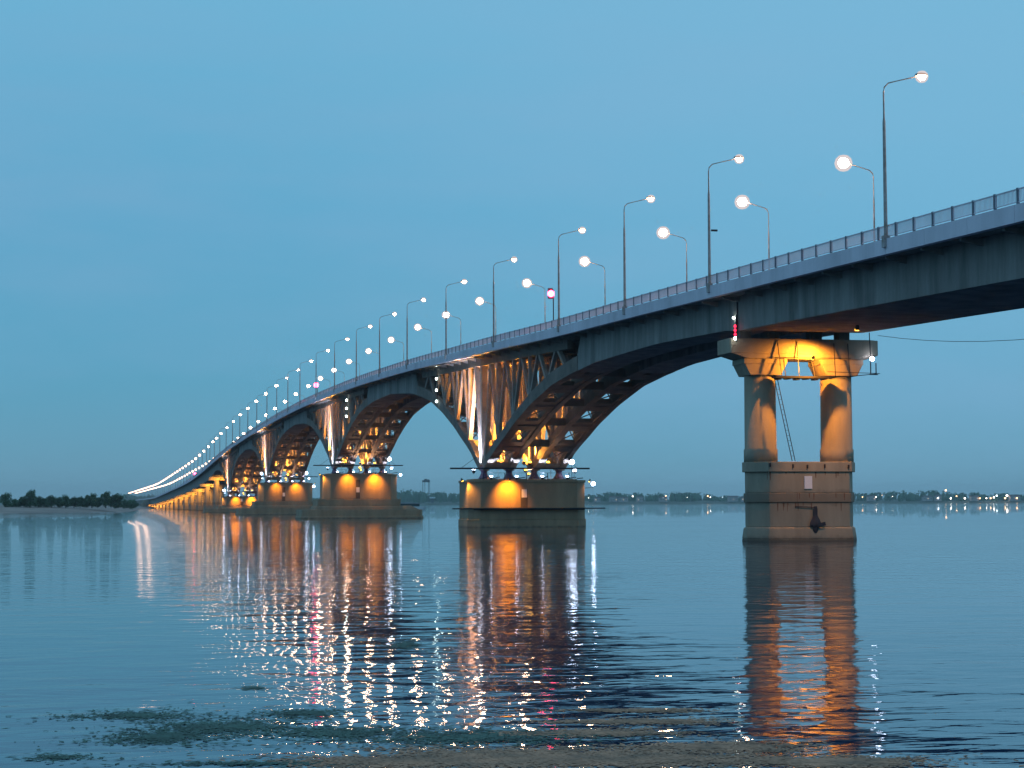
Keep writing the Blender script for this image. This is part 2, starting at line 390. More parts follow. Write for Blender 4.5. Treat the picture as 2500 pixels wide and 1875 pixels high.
# cross diaphragms between the two boxes of the solid spans
m = MB()
for a, b in [(151.5, PY[1]-TS)]+[(p+TS, q-TS) for p, q in zip(PY[1:-1], PY[2:])]+[(PY[4]+TS, END)]:
    for y in ys(a+2, b-2, 8.7):
        m.box(-1.49, 1.49, y-.2, y+.2, bottom(y)+.6, rz(y)-1.98)
P(m, 'diaphragm', M['girder'], bridge)
m = MB(); m.box(-5.86, -5.80, 151.02, 151.14, bottom(151)-.1, rz(151)-2.05); P(m, 'expansion_joint', M['steel'], bridge)

# ------------------------------------------------------------------ arch frames over the four arch piers
NAMES = {1: 'nearest arch pier', 2: 'second arch pier', 3: 'third arch pier', 4: 'fourth and farthest arch pier'}
TOPS = {1: 6.6, 2: 10.1, 3: 9.95, 4: 6.3}
def arch_frame(k):
    py = PY[k]; base = empty('truss_span', (0, py, TOPS[k]))
    tag(base, f'open concrete arch frame of slanting struts rising from the {NAMES[k]}', 'bridge truss', 'open trusses carrying the main spans')
    zl = lambda t: rz(py+t)-dep(t)
    tops = [-46.8, -36.4, -26, -15.6, -5.2, 5.2, 15.6, 26, 36.4, 46.8]
    bots = [1.4, 10, 19.4, 28.8, 38.2, 47.6]
    for x in XP:
        m = MB()                                           # curved lower chord, both arms
        for s in (-1, 1):
            rows = []
            for i in range(27):
                t = 1.3+(TS+1.5-1.3)*i/26; zb = zl(s*t); h = 1.25+.45*(t/TS); e = .36+.1*(t < 6)
                rows.append([(x-e, py+s*t, zb), (x+e, py+s*t, zb), (x+e, py+s*t, zb+h), (x-e, py+s*t, zb+h)])
            m.sweep(rows if s > 0 else [r_[::-1] for r_ in rows])
        P(m, 'arch_rib', M['rib'], base)
        m = MB(); sweep_x(m, x-.33, x+.33, -3.3, -1.96, py-TS+3.1, py+TS-3.1, 5.2); P(m, 'top_chord', M['rib'], base)
        # Warren bracing between the chords
        for s in (-1, 1):
            T = [5.2, 14.7, 24.1, 33.5, 42.9]
            pairs = []
            for i, bt in enumerate(bots):
                if i < 5: pairs.append((bt, T[i]))
                if i > 0: pairs.append((bt, T[i-1]))
            pairs += [(b_, b_) for b_ in bots[1:4]]
            for bt, tt in pairs:
                y0, y1 = py+s*bt, py+s*tt
                z0 = zl(s*bt)+.9; z1 = rz(y1)-2.7
                if z1-z0 < 1.2: continue
                wd = .62 if tt < 12 else .5
                m = MB(); m.beam((x, y0, z0), (x, y1, z1), wd*.9, wd, side=(1, 0, 0)); P(m, 'strut', M['strut'], base)
        m = MB(); m.beam((x, py, zl(1.3)+.8), (x, py, rz(py)-3.3), .95, 1.25, .8, 1.0, side=(1, 0, 0)); P(m, 'king_post', M['strut'], base)
    for s in (-1, 1):
        for j in range(1, 6):
            t = bots[j]; z = zl(s*t)
            m = MB(); m.box(-5.1, 5.1, py+s*t-.22, py+s*t+.22, z+.15, z+1.15); P(m, 'cross_beam', M['rib'], base)
            if j < 5:
                zt = rz(py+s*t)-2.0
                m = MB(); m.box(-5.15, 5.15, py+s*t-.25, py+s*t+.25, zt-1.3, zt+.02)
                # sway bracing between the inner planes
                if j == 1: 
                    for xa, xb in ((-1.85, -5.5), (1.85, -1.85), (5.5, 1.85)):
                        m.beam((xa, py+s*t, z+1.2), (xb, py+s*t, zt-1.3), .28, .28)
                P(m, 'floor_beam', M['rib'], base)
        # soffit plates with openings, between the outer pairs of ribs
        for xa, xb, fr in ((-5.14, -2.21, .20), (2.21, 5.14, .10)):
            m = MB(); E_ = [1.8]+bots[1:]+[52.4]
            for j in range(6):
                ta, tb = E_[j]+(.22 if j else 0), E_[j+1]-.22
                def q(u, v, up_=0):
                    t = ta+(tb-ta)*v; return (xa+(xb-xa)*u, py+s*t, zl(s*t)+.14+up_)
                f0, f1 = fr, 1-fr; g0, g1 = (.22, .80) if xa < 0 else (.14, .78)
                if j == 5: f0, f1, g0, g1 = .35, .65, .3, .7
                for (u0, u1, v0, v1) in ((0, 1, 0, g0), (0, 1, g1, 1), (0, f0, g0, g1), (f1, 1, g0, g1)):
                    n_ = 4; vv = [v0+(v1-v0)*i_/n_ for i_ in range(n_+1)]
                    m.sweep([[q(u0, v), q(u1, v), q(u1, v, .2), q(u0, v, .2)] for v in vv])
                if j < 4:                                   # light cross bracing seen through the opening
                    for (ua, va, ub, vb) in ((.1, g0, .9, g1), (.9, g0, .1, g1)): m.beam(q(ua, va, .35), q(ub, vb, .35), .12, .12)
            P(m, 'soffit_panel', M['rib'], base)
    # bearings under every rib
    for x in XP:
        zt = zl(1.3)+.5; m = MB()
        m.lathe((x, py, TOPS[k]+.0), [(1.0, .02), (.95, .25), (.62, .7), (.46, 1.1), (.5, 1.25), (.62, 1.4), (.62, zt-TOPS[k])], 12, .9, 1.1)
        P(m, 'bearing', M['bearing'], base)
    return base
for k in (1, 2, 3, 4): arch_frame(k)

# ------------------------------------------------------------------ piers
def lens_mesh(mb, c, r, dirv):
    mb.ball(c, r, 8)
def flood(loc, target, power, color, size, what='', cat='floodlight', m=None, group=None, blend=.6, r=.22, rad=.15):
    f = empty('floodlight', loc)
    tag(f, what, cat, group)
    L = Vector(loc); d = (Vector(target)-L).normalized()
    mb = MB(); sd = d.cross(Vector((0, 0, 1))).normalized() if abs(d.z) < .99 else Vector((1, 0, 0))
    mb.beam(L-d*.38, L-d*.02, r*1.5, r*1.3, r*2.3, r*1.9); mb.beam(L-d*.2-Vector((0, 0, r*1.6)), L-d*.2, .08, .08)
    P(mb, 'lamp_housing', M['steel'], f)
    mb = MB(); mb.beam(L, L+d*.05, r*2.1, r*1.7); P(mb, 'lens', m or M['flood_y'], f)
    spot(f, L+d*.12, target, power, color, size, blend, rad)
    return f
def chamf(w, d, c, cd=None):
    cd = cd or c
    return [(-w+c, -d), (w-c, -d), (w, -d+cd), (w, d-cd), (w-c, d), (-w+c, d), (-w, d-cd), (-w, -d+cd)]
def off(poly, y): return [(x, yy+y) for x, yy in poly]
def arch_pier(k):
    py = PY[k]; top = TOPS[k]; shelf = {1: 2.7, 2: 4.5, 3: 4.3, 4: 2.9}[k]
    p = empty('arch_pier', (0, py, 0))
    tag(p, {1: 'broad lit concrete pier, largest and nearest of the arch piers, one yellow lit patch',
            2: 'broad lit concrete pier with two yellow patches and a stepped footing to its right',
            3: 'broad lit concrete pier partly hidden left of the stepped footing pier',
            4: 'small far arch pier with two bright yellow panels, left of all others'}[k], 'bridge pier', 'arch bridge piers')
    w, d = 8.45, 4.7
    m = MB(); m.prism(off(chamf(w, d, 1.5), py), shelf, top-.35); m.prism(off(chamf(w+.12, d+.12, 1.5), py), top-.35, top)
    m.prism(off(chamf(w-.9, d-.8, 1.5), py), top, top+.18)
    bevel(P(m, 'pier_body', M['tall'], p), .05)
    m = MB(); m.prism(off(chamf(w+.15, d+.15, 1.55), py), -3, 1.0); m.prism(off(chamf(w+.18, d+.2, 1.55), py), 1.0, 1.12, off(chamf(w+.02, d+.02, 1.5), py)) 
    m.prism(off(chamf(w+.02, d+.02, 1.5), py), 1.12, shelf-.12)
    m.prism(off(chamf(w+.25, d+.25, 1.6), py), shelf-.12, shelf)
    bevel(P(m, 'pier_base', M['tall'], p), .04)
    m = MB(); m.box(-1.25, -.25, py-d-.03, py-d+.1, shelf+.02, top-1.3); P(m, 'recess_shade', M['slot_shade'], p)  # dark panel on the flat face; recess shade is put into its colour
    m = MB(); m.box(-1.12, -.36, py-d-.09, py-d-.03, shelf+1.45, shelf+2.6); P(m, 'number_plate', M['plate'], p)
    if k >= 2:
        fl, fr, fz = {2: (-13.6, 14.0, 2.0), 3: (-14.8, 12, 2.1), 4: (-15.5, 11, 1.6)}[k]
        m = MB(); yy0, yy1 = py-d-1.6, py+d+1.6
        m.prism([(fl, yy0+1), (fl+1.5, yy0), (fr-.5, yy0), (fr, yy0+.6), (fr, yy1), (fl, yy1)], -3, fz)
        m.prism([(fl-.2, yy0+.9), (fl+1.4, yy0-.2), (fr-.4, yy0-.2), (fr+.2, yy0+.5), (fr+.2, yy1), (fl-.2, yy1)], -3, .55)
        m.prism([(-10.4, yy0+.5), (9.6, yy0+.5), (13.3, yy0+.9), (13.3, yy1-.6), (-10.4, yy1-.6)], fz, fz+.9,
                [(-10.2, yy0+.9), (9.2, yy0+.9), (11.5, yy0+1.4), (11.5, yy1-1), (-10.2, yy1-1)])
        m.prism([(-9.9, yy0+1), (9.0, yy0+1), (9.0, yy1-1), (-9.9, yy1-1)], fz+.9, shelf-.14)
        bevel(P(m, 'footing', M['tall'], p), .08)
    # parapet clutter on the pier top: kerb and small pipe rail
    m = MB(); rr = random.Random(k)
    for i in range(9):
        x = -7+i*1.75+rr.random()*.6; m.beam((x, py-d+.7, top+.2), (x+.5+rr.random(), py-d+.8, top+.28+.3*rr.random()), .1, .12)
    for i in range(5): m.box(-6.6+3.1*i, -6.5+3.1*i, py-d+.25, py-d+.33, top, top+1.0)
    m.tube([(-6.6, py-d+.29, top+1.0), (6.0, py-d+.29, top+1.0)], .025, 5)
    P(m, 'parapet_rail', M['steel'], p)
    # inspection gangway hung before the bearings
    g = empty('gangway', (0, py-5.2, top+1.62))
    tag(g, f'thin dark steel inspection gangway laid across the top of the {NAMES[k]}', 'gangway', 'inspection gangways on the arch piers')
    xl, xr = {1: (-11.4, 8.6), 2: (-11, 9.5), 3: (-10.5, 9.9), 4: (-10.1, 9.0)}[k]; gz = top+1.62+(.35 if k > 1 else 0)
    m = MB(); m.box(xl, xr, py-5.5, py-4.9, gz-.12, gz+.1); P(m, 'walkway_beam', M['steel'], g)
    m = MB()
    for x in (-4.6, -.4, 3.0, 6.4): m.box(x-.04, x+.04, py-5.25, py-5.17, top, gz-.12)
    P(m, 'hanger', M['white'], g)
    m = MB(); m.tube([(xl+1.6, py-5.2, gz+.1), (xl+3.6, py-5.2, gz+1.5)], .03, 5); m.tube([(xr-1.8, py-5.2, gz+.1), (xr-3, py-5.2, gz+1.1)], .03, 5)
    P(m, 'stay_cable', M['steel'], g)
    # ---- lamps of this pier
    n = NAMES[k]
    Yc = (1.0, .42, .05); Wc = (.62, .74, 1.0)
    if k == 1:
        m = MB(); m.box(-11.1, 10.8, py-d-1.0, py-d-.28, shelf-.18, shelf-.02); m.box(-8, 8, py-d-.3, py-d-.0, shelf-.3, shelf-.18)
        tag(P0_free(m, 'ledge_board', M['steel'], (0, py-d, shelf)), 'long dark plank ledge running along the front of the nearest arch pier', 'ledge')
    S = 1.0
    flood((0.9, py-1.2, top+2.6), (0.4, py-9, top+15), 42000*S, Yc, 88, rad=.3, what= f'yellow floodlight between the middle ribs, camera side, {n}', group='yellow floodlights on the arch piers')
    flood((0.6, py+1.2, top+2.6), (-.3, py+12, top+11.5), 26000*S, Yc, 120, rad=.5, what= f'yellow floodlight between the middle ribs, far side, {n}', group='yellow floodlights on the arch piers')
    flood((-3.7, py+.8, top+2.6), (-4.0, py+10, top+11.5), 30000*S, Yc, 120, rad=.5, what= f'yellow floodlight between the two left ribs of the {n}', group='yellow floodlights on the arch piers')
    flood((3.7, py-.8, top+2.6), (3.7, py-8, top+14), 36000*S, Yc, 88, rad=.3, what= f'yellow floodlight between the two right ribs of the {n}', group='yellow floodlights on the arch piers')
    flood((-3.9, py-1.4, top+3.4), (-3.6, py-8, top+15), 26000*S, Yc, 84, rad=.3, what=f'orange floodlight above the soffit between the left ribs, camera side, {n}', group='yellow floodlights on the arch piers')
    flood((0, py-2.6, top+1.5), (1.7, py-9, top+7.2), 9000*S, Yc, 48, rad=.3, what=f'low yellow floodlight grazing the third rib of the {n}', group='yellow floodlights on the arch piers')
    flood((0, py-4.4, top+.9), (0, py-14, top+8.6), (5000 if k == 1 else 9000)*S, (1, .56, .3), 64, rad=.25, what=f'added amber fill light grazing the underside of the arch, {n}', group='yellow floodlights on the arch piers', r=.15)  # added fill lamp that warms the rib and soffit undersides
    for x in XP:
        nm = {-5.5: 'first from the left', -1.85: 'second from the left', 1.85: 'third from the left', 5.5: 'rightmost'}[x]
        flood((x+.1, py-4.4, top+.5), (x, py-6.6, top+6.6), 1700*S, Wc, 66, f'white floodlight at the bearing {nm}, {n}', m=M['flood_w'], group='white floodlights at the bearings', r=.17)
    flood((-7.2, py-1.0, top+1.4), (-5.5, py+4, top+9), 26000*S, Wc, 66, f'white floodlight at the left corner of the {n}', m=M['flood_w'], group='corner floodlights')
    flood((7.6, py-1.0, top+1.4), (5.5, py-5, top+5), 3500*S, Wc, 60, f'white floodlight at the right corner of the {n}', m=M['flood_w'], group='corner floodlights')
    for x in ((-3.1, 3.1) if k > 1 else (-3.1,)):
        side = 'left' if x < 0 else 'right'
        flood((x-.2, py-d-2.1, top-.1), (x, py-d+.1, top-1.9), {1: 3700, 2: 2300, 3: 1700, 4: 3200}[k]*(1.35 if x > 0 else 1)*S, (1, .36, .012), 100, f'yellow downlight, {side} front of the {n}', group='yellow downlights on the pier faces', blend=1, r=.12)
    flood((-9.3, py-3.3, top-.1), (-8.2, py-3, top-2.3), 1100*S, (1, .45, .05), 115, f'yellow downlight, left end of the {n}', group='end downlights', blend=1, r=.12)
    flood((9.2, py-3.0, top-.2), (8.3, py-3, top-2.5), 240*S, (1, .45, .15), 115, f'faint orange downlight, right end of the {n}', group='end downlights', blend=1, r=.1)
    # globe marker lamps on thin arms
    gl = {1: [(7.04, 9.2, .36, 'upper right'), (10.2, 6.1, .3, 'lower right')], 2: [(7.0, 13.6, .42, 'upper right'), (9.6, 10.0, .3, 'lower right')],
          3: [(6.75, 13.1, .42, 'upper right'), (9.1, 8.9, .36, 'lower right'), (-7.45, 12.96, .36, 'upper left')], 4: [(-7.6, 8.9, .45, 'upper left')]}[k]
    for x, z, r, ps in gl:
        e = empty('globe_lamp', (x, py-1.5, z))
        tag(e, f'round white globe lamp on a bracket, {ps}, {n}', 'lamp', 'globe marker lamps on the piers')
        m = MB(); m.ball((x, py-1.5, z), r, 10); P(m, 'globe', M['flood_w'], e, True)
        xs = 8.3 if x > 8.3 else x
        m = MB(); m.tube([(x, py-1.5, z-r), (x, py-1.5, z-r-.25), (min(x, 8.3) if x > 0 else max(x, -8.3), py-1.5, min(z-r-.35, top+.1) if x > 8.3 else top)], .04, 6); P(m, 'bracket', M['steel'], e)
def P0_free(m, name, mt, loc): return m.build(name, mt, None, False, loc)
for k in (1, 2, 3, 4): arch_pier(k)

# ---- pier 0: two round columns
py = 153.0
p = empty('column_pier', (0, py, 0))
tag(p, 'tall pier of two round concrete columns under a yellow lit crosshead, nearest of all', 'bridge pier')
def offb(poly, y): return [(x+.4, yy+y) for x, yy in poly]
m = MB(); m.prism(offb(chamf(5.1, 2.75, 1.2, 2.15), py), -3, 0.2); m.prism(offb(chamf(5.1, 2.75, 1.2, 2.15), py), .2, 1.1, offb(chamf(5.0, 2.65, 1.2, 2.15), py))
m.prism(offb(chamf(5.0, 2.65, 1.2, 2.15), py), 1.1, 1.22, offb(chamf(4.88, 2.5, 1.2, 2.15), py)); m.prism(offb(chamf(4.88, 2.5, 1.2, 2.15), py), 1.22, 3.34)
m.prism(offb(chamf(4.98, 2.6, 1.2, 2.15), py), 3.34, 4.15); m.prism(offb(chamf(4.88, 2.5, 1.2, 2.15), py), 4.15, 5.97)
m.prism(offb(chamf(5.06, 2.68, 1.2, 2.15), py), 5.97, 6.84); bevel(P(m, 'pier_base', M['pier'], p), .05)
for cx in (-3.12, 3.98):
    m = MB(); m.lathe((cx, py, 6.84), [(1.47, 0), (1.47, 1.12), (1.39, 1.16), (1.36, 7.55)], 40)
    P(m, 'column', M['pier'], p, True); bpy.context.view_layer.update()
    m = MB()
    def sq(w): return [(cx-w, py-1.5), (cx+w, py-1.5), (cx+w, py+1.5), (cx-w, py+1.5)]
    m.prism(sq(1.42), 14.38, 15.35, sq(1.92)); m.prism(sq(2.0), 15.35, 15.8); bevel(P(m, 'capital', M['pier'], p), .04)
m = MB()
def capring(z, w, d=1.75): q_ = w-.95; w += .43; return off([(-q_+.1, -d), (w-1.2, -d), (w-.35, -d+.5), (w, 0), (w-.35, d-.5), (w-1.2, d), (-q_+.1, d), (-q_, d-.2), (-q_, -d+.2)], py)
m.prism(capring(15.8, 5.9), 15.8, 16.25, capring(16.25, 7.4)); m.prism(capring(16.25, 7.4), 16.25, 17.55); bevel(P(m, 'crosshead', M['pier'], p), .05)
m = MB()
for x in (-4.6, -2.0, 2.0, 4.6): m.box(x-.5, x+.5, py-.6, py+.6, 17.55, bottom(py)+.3)
P(m, 'bearing_block', M['girder'], p)
m = MB(); m.box(-.12, .58, py-2.62, py-2.52, 4.5, 5.6); P(m, 'number_plate', M['plate'], p)
m = MB(); r0 = random.Random(3)
for i in range(26):                                     # rusty runs and spalls below the ledges
    x = -3.8+7.6*r0.random(); z1, yf = r0.choice(((5.95, 2.505), (3.30, 2.505), (3.30, 2.505), (4.12, 2.605))); hh = r0.uniform(.15, .75); ww = r0.uniform(.02, .07)
    m.add([(x-ww, py-yf-.004, z1), (x+ww, py-yf-.004, z1), (x+ww*.4, py-yf-.004, z1-hh), (x-ww*.4, py-yf-.004, z1-hh)], [(0, 1, 2, 3)])
P(m, 'rust_run', M['rust'], p)['kind'] = 'stuff'
m = MB()
for x, z in ((-3.3, 6.6), (-1.2, 6.5), (.1, 6.45), (1.7, 6.5), (3.9, 6.45)): m.box(x-.05, x+.05, py-2.85, py-2.68, z-.2, z+.12)
P(m, 'bracket', M['steel'], p)
# dark tattered bundle hanging low on the front
m = MB(); bx = .8; prof = [(.14, 3.0), (.2, 2.7), (.2, 2.2), (.36, 1.9), (.5, 1.6), (.55, 1.35), (.3, 1.15), (.22, .9), (.1, .7)]
m.lathe((bx, py-2.72, 0), prof, 9, 1, .3); m.beam((bx-1.8, py-2.6, 3.0), (bx, py-2.62, 2.9), .06, .06)
m.beam((bx+.1, py-2.8, 1.35), (bx+.85, py-2.78, 1.5), .22, .3)
tag(m.build('hanging_bundle', M['steel'], None, False, (bx, py-2.7, 1.8)), 'dark ragged bundle hanging low on the front of the column pier', 'bundle')
# access platform under the crosshead
a = empty('access_platform', (0, py-2.2, 14.2))
tag(a, 'dark hanging access platform with thin hangers between the two round columns', 'platform')
m = MB(); m.box(-2.6, 2.4, py-2.5, py-1.55, 14.08, 14.26)
for i in range(6): m.box(-2.4+i*.85, -2.05+i*.85, py-2.45, py-1.6, 13.93+.05*(i % 2), 14.08)
P(m, 'walkway_beam', M['steel'], a)
m = MB()
for x, x2, z1 in ((-1.95, -2.15, 17.4), (-1.6, -1.62, 15.9), (-.35, -.35, 17.3), (1.05, 1.05, 15.6), (3.0, 3.1, 17.2), (4.35, 4.4, 17.2)):
    m.beam((x, py-2.3, 14.26), (x2, py-1.8, z1), .06, .06)
P(m, 'hanger', M['steel'], a)
m = MB(); m.tube([(2.4, py-2.2, 14.2), (4.4, py-2.2, 14.3), (6.9, py-2.2, 14.55)], .035, 5); m.tube([(2.4, py-2.0, 14.7), (7.3, py-2.0, 14.6)], .03, 5)
m.tube([(-2.6, py-1.95, 15.85), (4.6, py-1.95, 15.9)], .03, 5)
P(m, 'cable', M['steel'], a)
g = empty('globe_lamp', (6.5, py-2.2, 15.9)); tag(g, 'round white globe lamp hung beneath the right end of the yellow crosshead', 'lamp')
m = MB(); m.ball((6.5, py-2.2, 15.87), .2, 12); P(m, 'globe', M['flood_w'], g, True)
m = MB(); m.tube([(6.35, py-2.2, 14.5), (6.35, py-2.2, 15.7)], .05, 6); m.tube([(6.85, py-2.2, 14.5), (6.85, py-2.2, 15.5)], .05, 6)
m.tube([(6.35, py-2.2, 16.1), (6.4, py-1.9, 18.2)], .04, 6); m.box(6.2, 7.0, py-2.3, py-2.1, 14.45, 14.52); P(m, 'bracket', M['steel'], g)
l = empty('ladder', (-1.7, py-1.9, 10.4)); tag(l, 'long thin leaning ladder between the two columns of the nearest pier', 'ladder')
for dx in (-.12, .16):
    m = MB(); m.tube([(-2.45+dx, py-2.1, 14.0), (-.95+dx, py-2.2, 6.9)], .035, 6); P(m, 'stile', M['steel'], l)
m = MB()
for i in range(16):
    m = MB(); f = i/16; x = -2.45+1.5*f; z = 14-7.1*f; m.tube([(x-.12, py-2.13, z), (x+.16, py-2.13, z)], .014, 4)
    P(m, 'rung', M['steel'], l)
m = MB(); pts = []
for i in range(15):
    f = i/14; pts.append((7.4, 151.5-69*f, 18.0-1.2*f-9.2*f*(1-f)*1.0))
m.tube(pts, .022, 5); tag(m.build('cable', M['steel'], None, False, pts[0]), 'thin dark cable sagging away from the right end of the crosshead', 'cable')
flood((.5, py-3.3, 15.7), (.2, py-.3, 13.8), 3600, (1, .37, .03), 172, 'yellow floodlight at the middle of the crosshead of the column pier', blend=.3, rad=.12, r=.1)
flood((0, py-14, 17.25), (1.6, py-1, 1.6), 4800, (1, .52, .27), 37, 'added orange fill light under the girder aimed at the foot of the column pier', blend=.6, rad=.2, r=.14)  # added fill lamp tucked under the girder to warm the pier foot

# ---- column piers beyond the arches
def far_pier(y, i):
    zt = rz(y)-6.4; gz = 0.0 if y < 1700 else 2.0
    lab = ('first' , 'second', 'third', 'fourth', 'fifth', 'sixth', 'seventh', 'eighth')[i] if i < 8 else None
    p = empty('column_pier', (0, y, 0))
    tag(p, f'{lab} lit column pier beyond the far arch, counting from the arches' if lab else 'tiny distant lit column pier in the fading row beyond the arches', 'bridge pier', 'column piers beyond the arches' if lab else 'tiny far column piers')
    m = MB(); hw = 5.1; m.prism(off(chamf(hw, 2.6, .9), y), -3, gz+2.8)
    if i < 12: P(m, 'pier_base', M['pier'], p); m = MB()
    for cx in (-3.5, 3.5):
        m.lathe((cx, y, gz+2.8), [(1.4, 0), (1.35, max(.5, zt-3.4-gz)), (1.9, max(.9, zt-3.0-gz))], 14)
        if i < 12: P(m, 'column', M['pier'], p); m = MB()
    m.box(-7.2, 7.2, y-1.6, y+1.6, zt-1.5, zt-.02)
    P(m, 'crosshead' if i < 12 else 'pier_shaft', M['pier'], p)
    if i < 16:
        flood((-2, y-5.5, zt-.8), (-2.5, y, zt-3.0), 4200, (1, .45, .06), 140, f'orange floodlight before the {lab} column pier beyond the arches' if lab else 'tiny orange floodlight before a distant column pier', group='orange floodlights on the far column piers', r=.3)
y = END; i = 0
while y < 2600: far_pier(y, i); y += 70; i += 1

# ------------------------------------------------------------------ street lamps
ORD = ['first', 'second', 'third', 'fourth', 'fifth', 'sixth', 'seventh', 'eighth', 'ninth', 'tenth', 'eleventh', 'twelfth', 'thirteenth',
       'fourteenth', 'fifteenth', 'sixteenth', 'seventeenth', 'eighteenth', 'nineteenth', 'twentieth', 'twenty-first', 'twenty-second', 'twenty-third', 'twenty-fourth']
def lamp_parts(big=1.0, th=1.0):
    root = bpy.data.objects.new('street_lamp', None)
    m = MB(); m.tube([(0, 0, 0), (0, 0, 1.2), (0, 0, 8.3), (0, 0, 8.6), (0, 0, 10.4)], [.14*th, .13*th, .10*th, .06*th, .05*th], 10); m.box(-.22, .22, -.22, .22, -.3, .5)
    post = m.build('lamp_post', M['pole'], root, False)
    m = MB(); m.tube([(0, 0, 10.35), (.06, 0, 10.7), (.35, 0, 11.0), (1.0, 0, 11.18), (2.45, 0, 11.55)], [.06, .05, .045, .04, .04], 6)
    arm = m.build('arm', M['pole'], root)
    m = MB(); m.lathe((2.8, 0, 11.64), [(.1, .2), (.34, .14), (.42, .02), (.40, -.02)], 10, 1.15, .62)
    head = m.build('lamp_head', M['pole'], root)
    m = MB(); m.ball((2.85, 0, 11.56), .27*big, 14, .95); lens = m.build('bulb', M['lampw'], head, True)
    m = MB(); m.ball((2.85, 0, 11.56), .45*big, 16, .95); m.build('halo_shell', M['halo'], head, True)  # glowing shell added around the bulb in place of a halo
    return root, [post, arm, head], lens
def lamp_single(big):
    m = MB(); m.tube([(0, 0, -.3), (0, 0, 8.3), (0, 0, 10.4), (.35, 0, 11.0), (2.45, 0, 11.55)], [.16, .12, .065, .05, .04], 5)
    m.cur = 1; m.ball((2.85, 0, 11.58), .46*big, 8, .75)
    return m
def copy_tree(o, parent=None):
    c = o.copy(); col.objects.link(c); c.parent = parent
    for ch in o.children: copy_tree(ch, c)
    return c
LY = [116, 152.7, 179, 206, 241.4, 275.5, 311, 342, 373, 407.5, 442, 477, 507, 538, 568.5, 604, 639, 674, 709, 743, 779.5, 815, 845, 869.5, 904, 940, 976.6, 1013.4, 1048.4]
while LY[-1] < 2800: LY.append(LY[-1]+35.8)
for side in (-1, 1):
    root, parts, lens = lamp_parts(1.0 if side < 0 else 1.8, 1.0 if side < 0 else .7)
    col.objects.link(root)
    singles = None
    row = 'near' if side < 0 else 'far'
    for i, y in enumerate(LY):
        X = side*7.75 ; z = rz(y)-1.25
        if i < 14:
            o = root if i == 0 else copy_tree(root)
            tag(o, f'{ORD[i]} street lamp from the right along the {row} railing of the bridge', 'street lamp', f'street lamps along the {row} railing')
        else:
            if singles is None:
                mm = lamp_single(1.0 if side < 0 else 1.15); singles = mm.build('street_lamp', [M['pole'], M['lampfar']]); o = singles
            else: o = singles.copy(); col.objects.link(o)
            if i == 26:
                mm = MB(); mm.tube([(0, 0, -.3), (0, 0, 10.4), (2.45, 0, 11.55)], [.16, .08, .05], 4); mm.cur = 1; mm.ball((2.85, 0, 11.5), .72, 6, .9)
                o_t = mm.build('street_lamp', [M['pole'], M['lamptiny']]); tiny = o_t.data; bpy.data.objects.remove(o_t)
            if i >= 26: o.data = tiny
            if i < 24: tag(o, f'{ORD[i]} street lamp from the right along the {row} railing of the bridge', 'street lamp', f'street lamps along the {row} railing')
            else: tag(o, f'tiny distant street lamp in the merging {row} string of lights', 'street lamp', f'distant street lamps of the {row} row')
        o.location = (X, y, z); o.rotation_euler = (0, 0, 0 if side < 0 else math.pi)
# small bracket box on the second lamp post of the near row
m = MB(); m.box(-7.55, -7.0, 152.6, 152.8, 27.0, 27.15); tag(m.build('camera_bracket', M['steel'], None, False, (-7.5, 152.7, 27.0)), 'small bracket sticking out halfway up the second near lamp post', 'bracket')

# ------------------------------------------------------------------ signals
def signal_string(x, y, zs, mt, lab, r=.17):
    e = empty('signal_lights', (x, y, zs[0])); tag(e, lab, 'navigation lights', 'navigation lights on the bridge')
    m = MB(); m.box(x-.05, x+.05, y-.05, y+.05, min(zs)-.3, max(zs)+1.0); P(m, 'mounting_bar', M['steel'], e)
    for i, z in enumerate(zs):
        m = MB(); m.ball((x-.12, y, z), r, 8, 1.3); P(m, 'signal_lens', mt[i] if isinstance(mt, list) else mt, e, True)
signal_string(-6.05, 292.1, [25.2, 23.35, 21.5, 19.7], M['sig'], 'vertical string of four white signal lights left of the nearest arch pier truss', .15)
signal_string(-6.05, 399.3, [27.6, 25.8, 24.0, 22.3], M['sig'], 'vertical string of four white signal lights on the truss of the second arch pier', .18)
signal_string(-6.05, 150.7, [18.5, 18.15, 17.8, 17.45], [M['redsmall'], M['redsmall'], M['redsmall'], M['sig']], 'short red and white signal light strip at the girder joint above the pier', .11)
m = MB(); m.ball((-5.95, 151.7, 19.33), .1, 8); tag(m.build('marker_light', M['sig'], None, True, (-5.95, 151.7, 19.33)), 'tiny white marker light above the red signal strip', 'marker light')
for x, y, z, lab, r in ((-5, 220.7, 29.15, 'red traffic signal on a post above the bridge over the nearest arch', .42), (-5, 464.8, 33.2, 'red traffic signal on a post above the bridge past the second arch pier', .6),
                     (-5, 1021, 19.9, 'tiny far red traffic signal down by the end of the bridge', .7)):
    e = empty('traffic_signal', (x, y, rz(y)-1.14)); tag(e, lab, 'traffic signal', 'red traffic signals on the bridge')
    m = MB(); m.tube([(x+.3, y, rz(y)-1.14), (x+.3, y, z+.5)], .07, 6); m.box(x-.3, x+.25, y+.05, y+.4, z-.6, z+.7); P(m, 'signal_post', M['steel'], e)
    m = MB(); m.ball((x, y, z), r, 10); P(m, 'red_lens', M['red'], e, True)

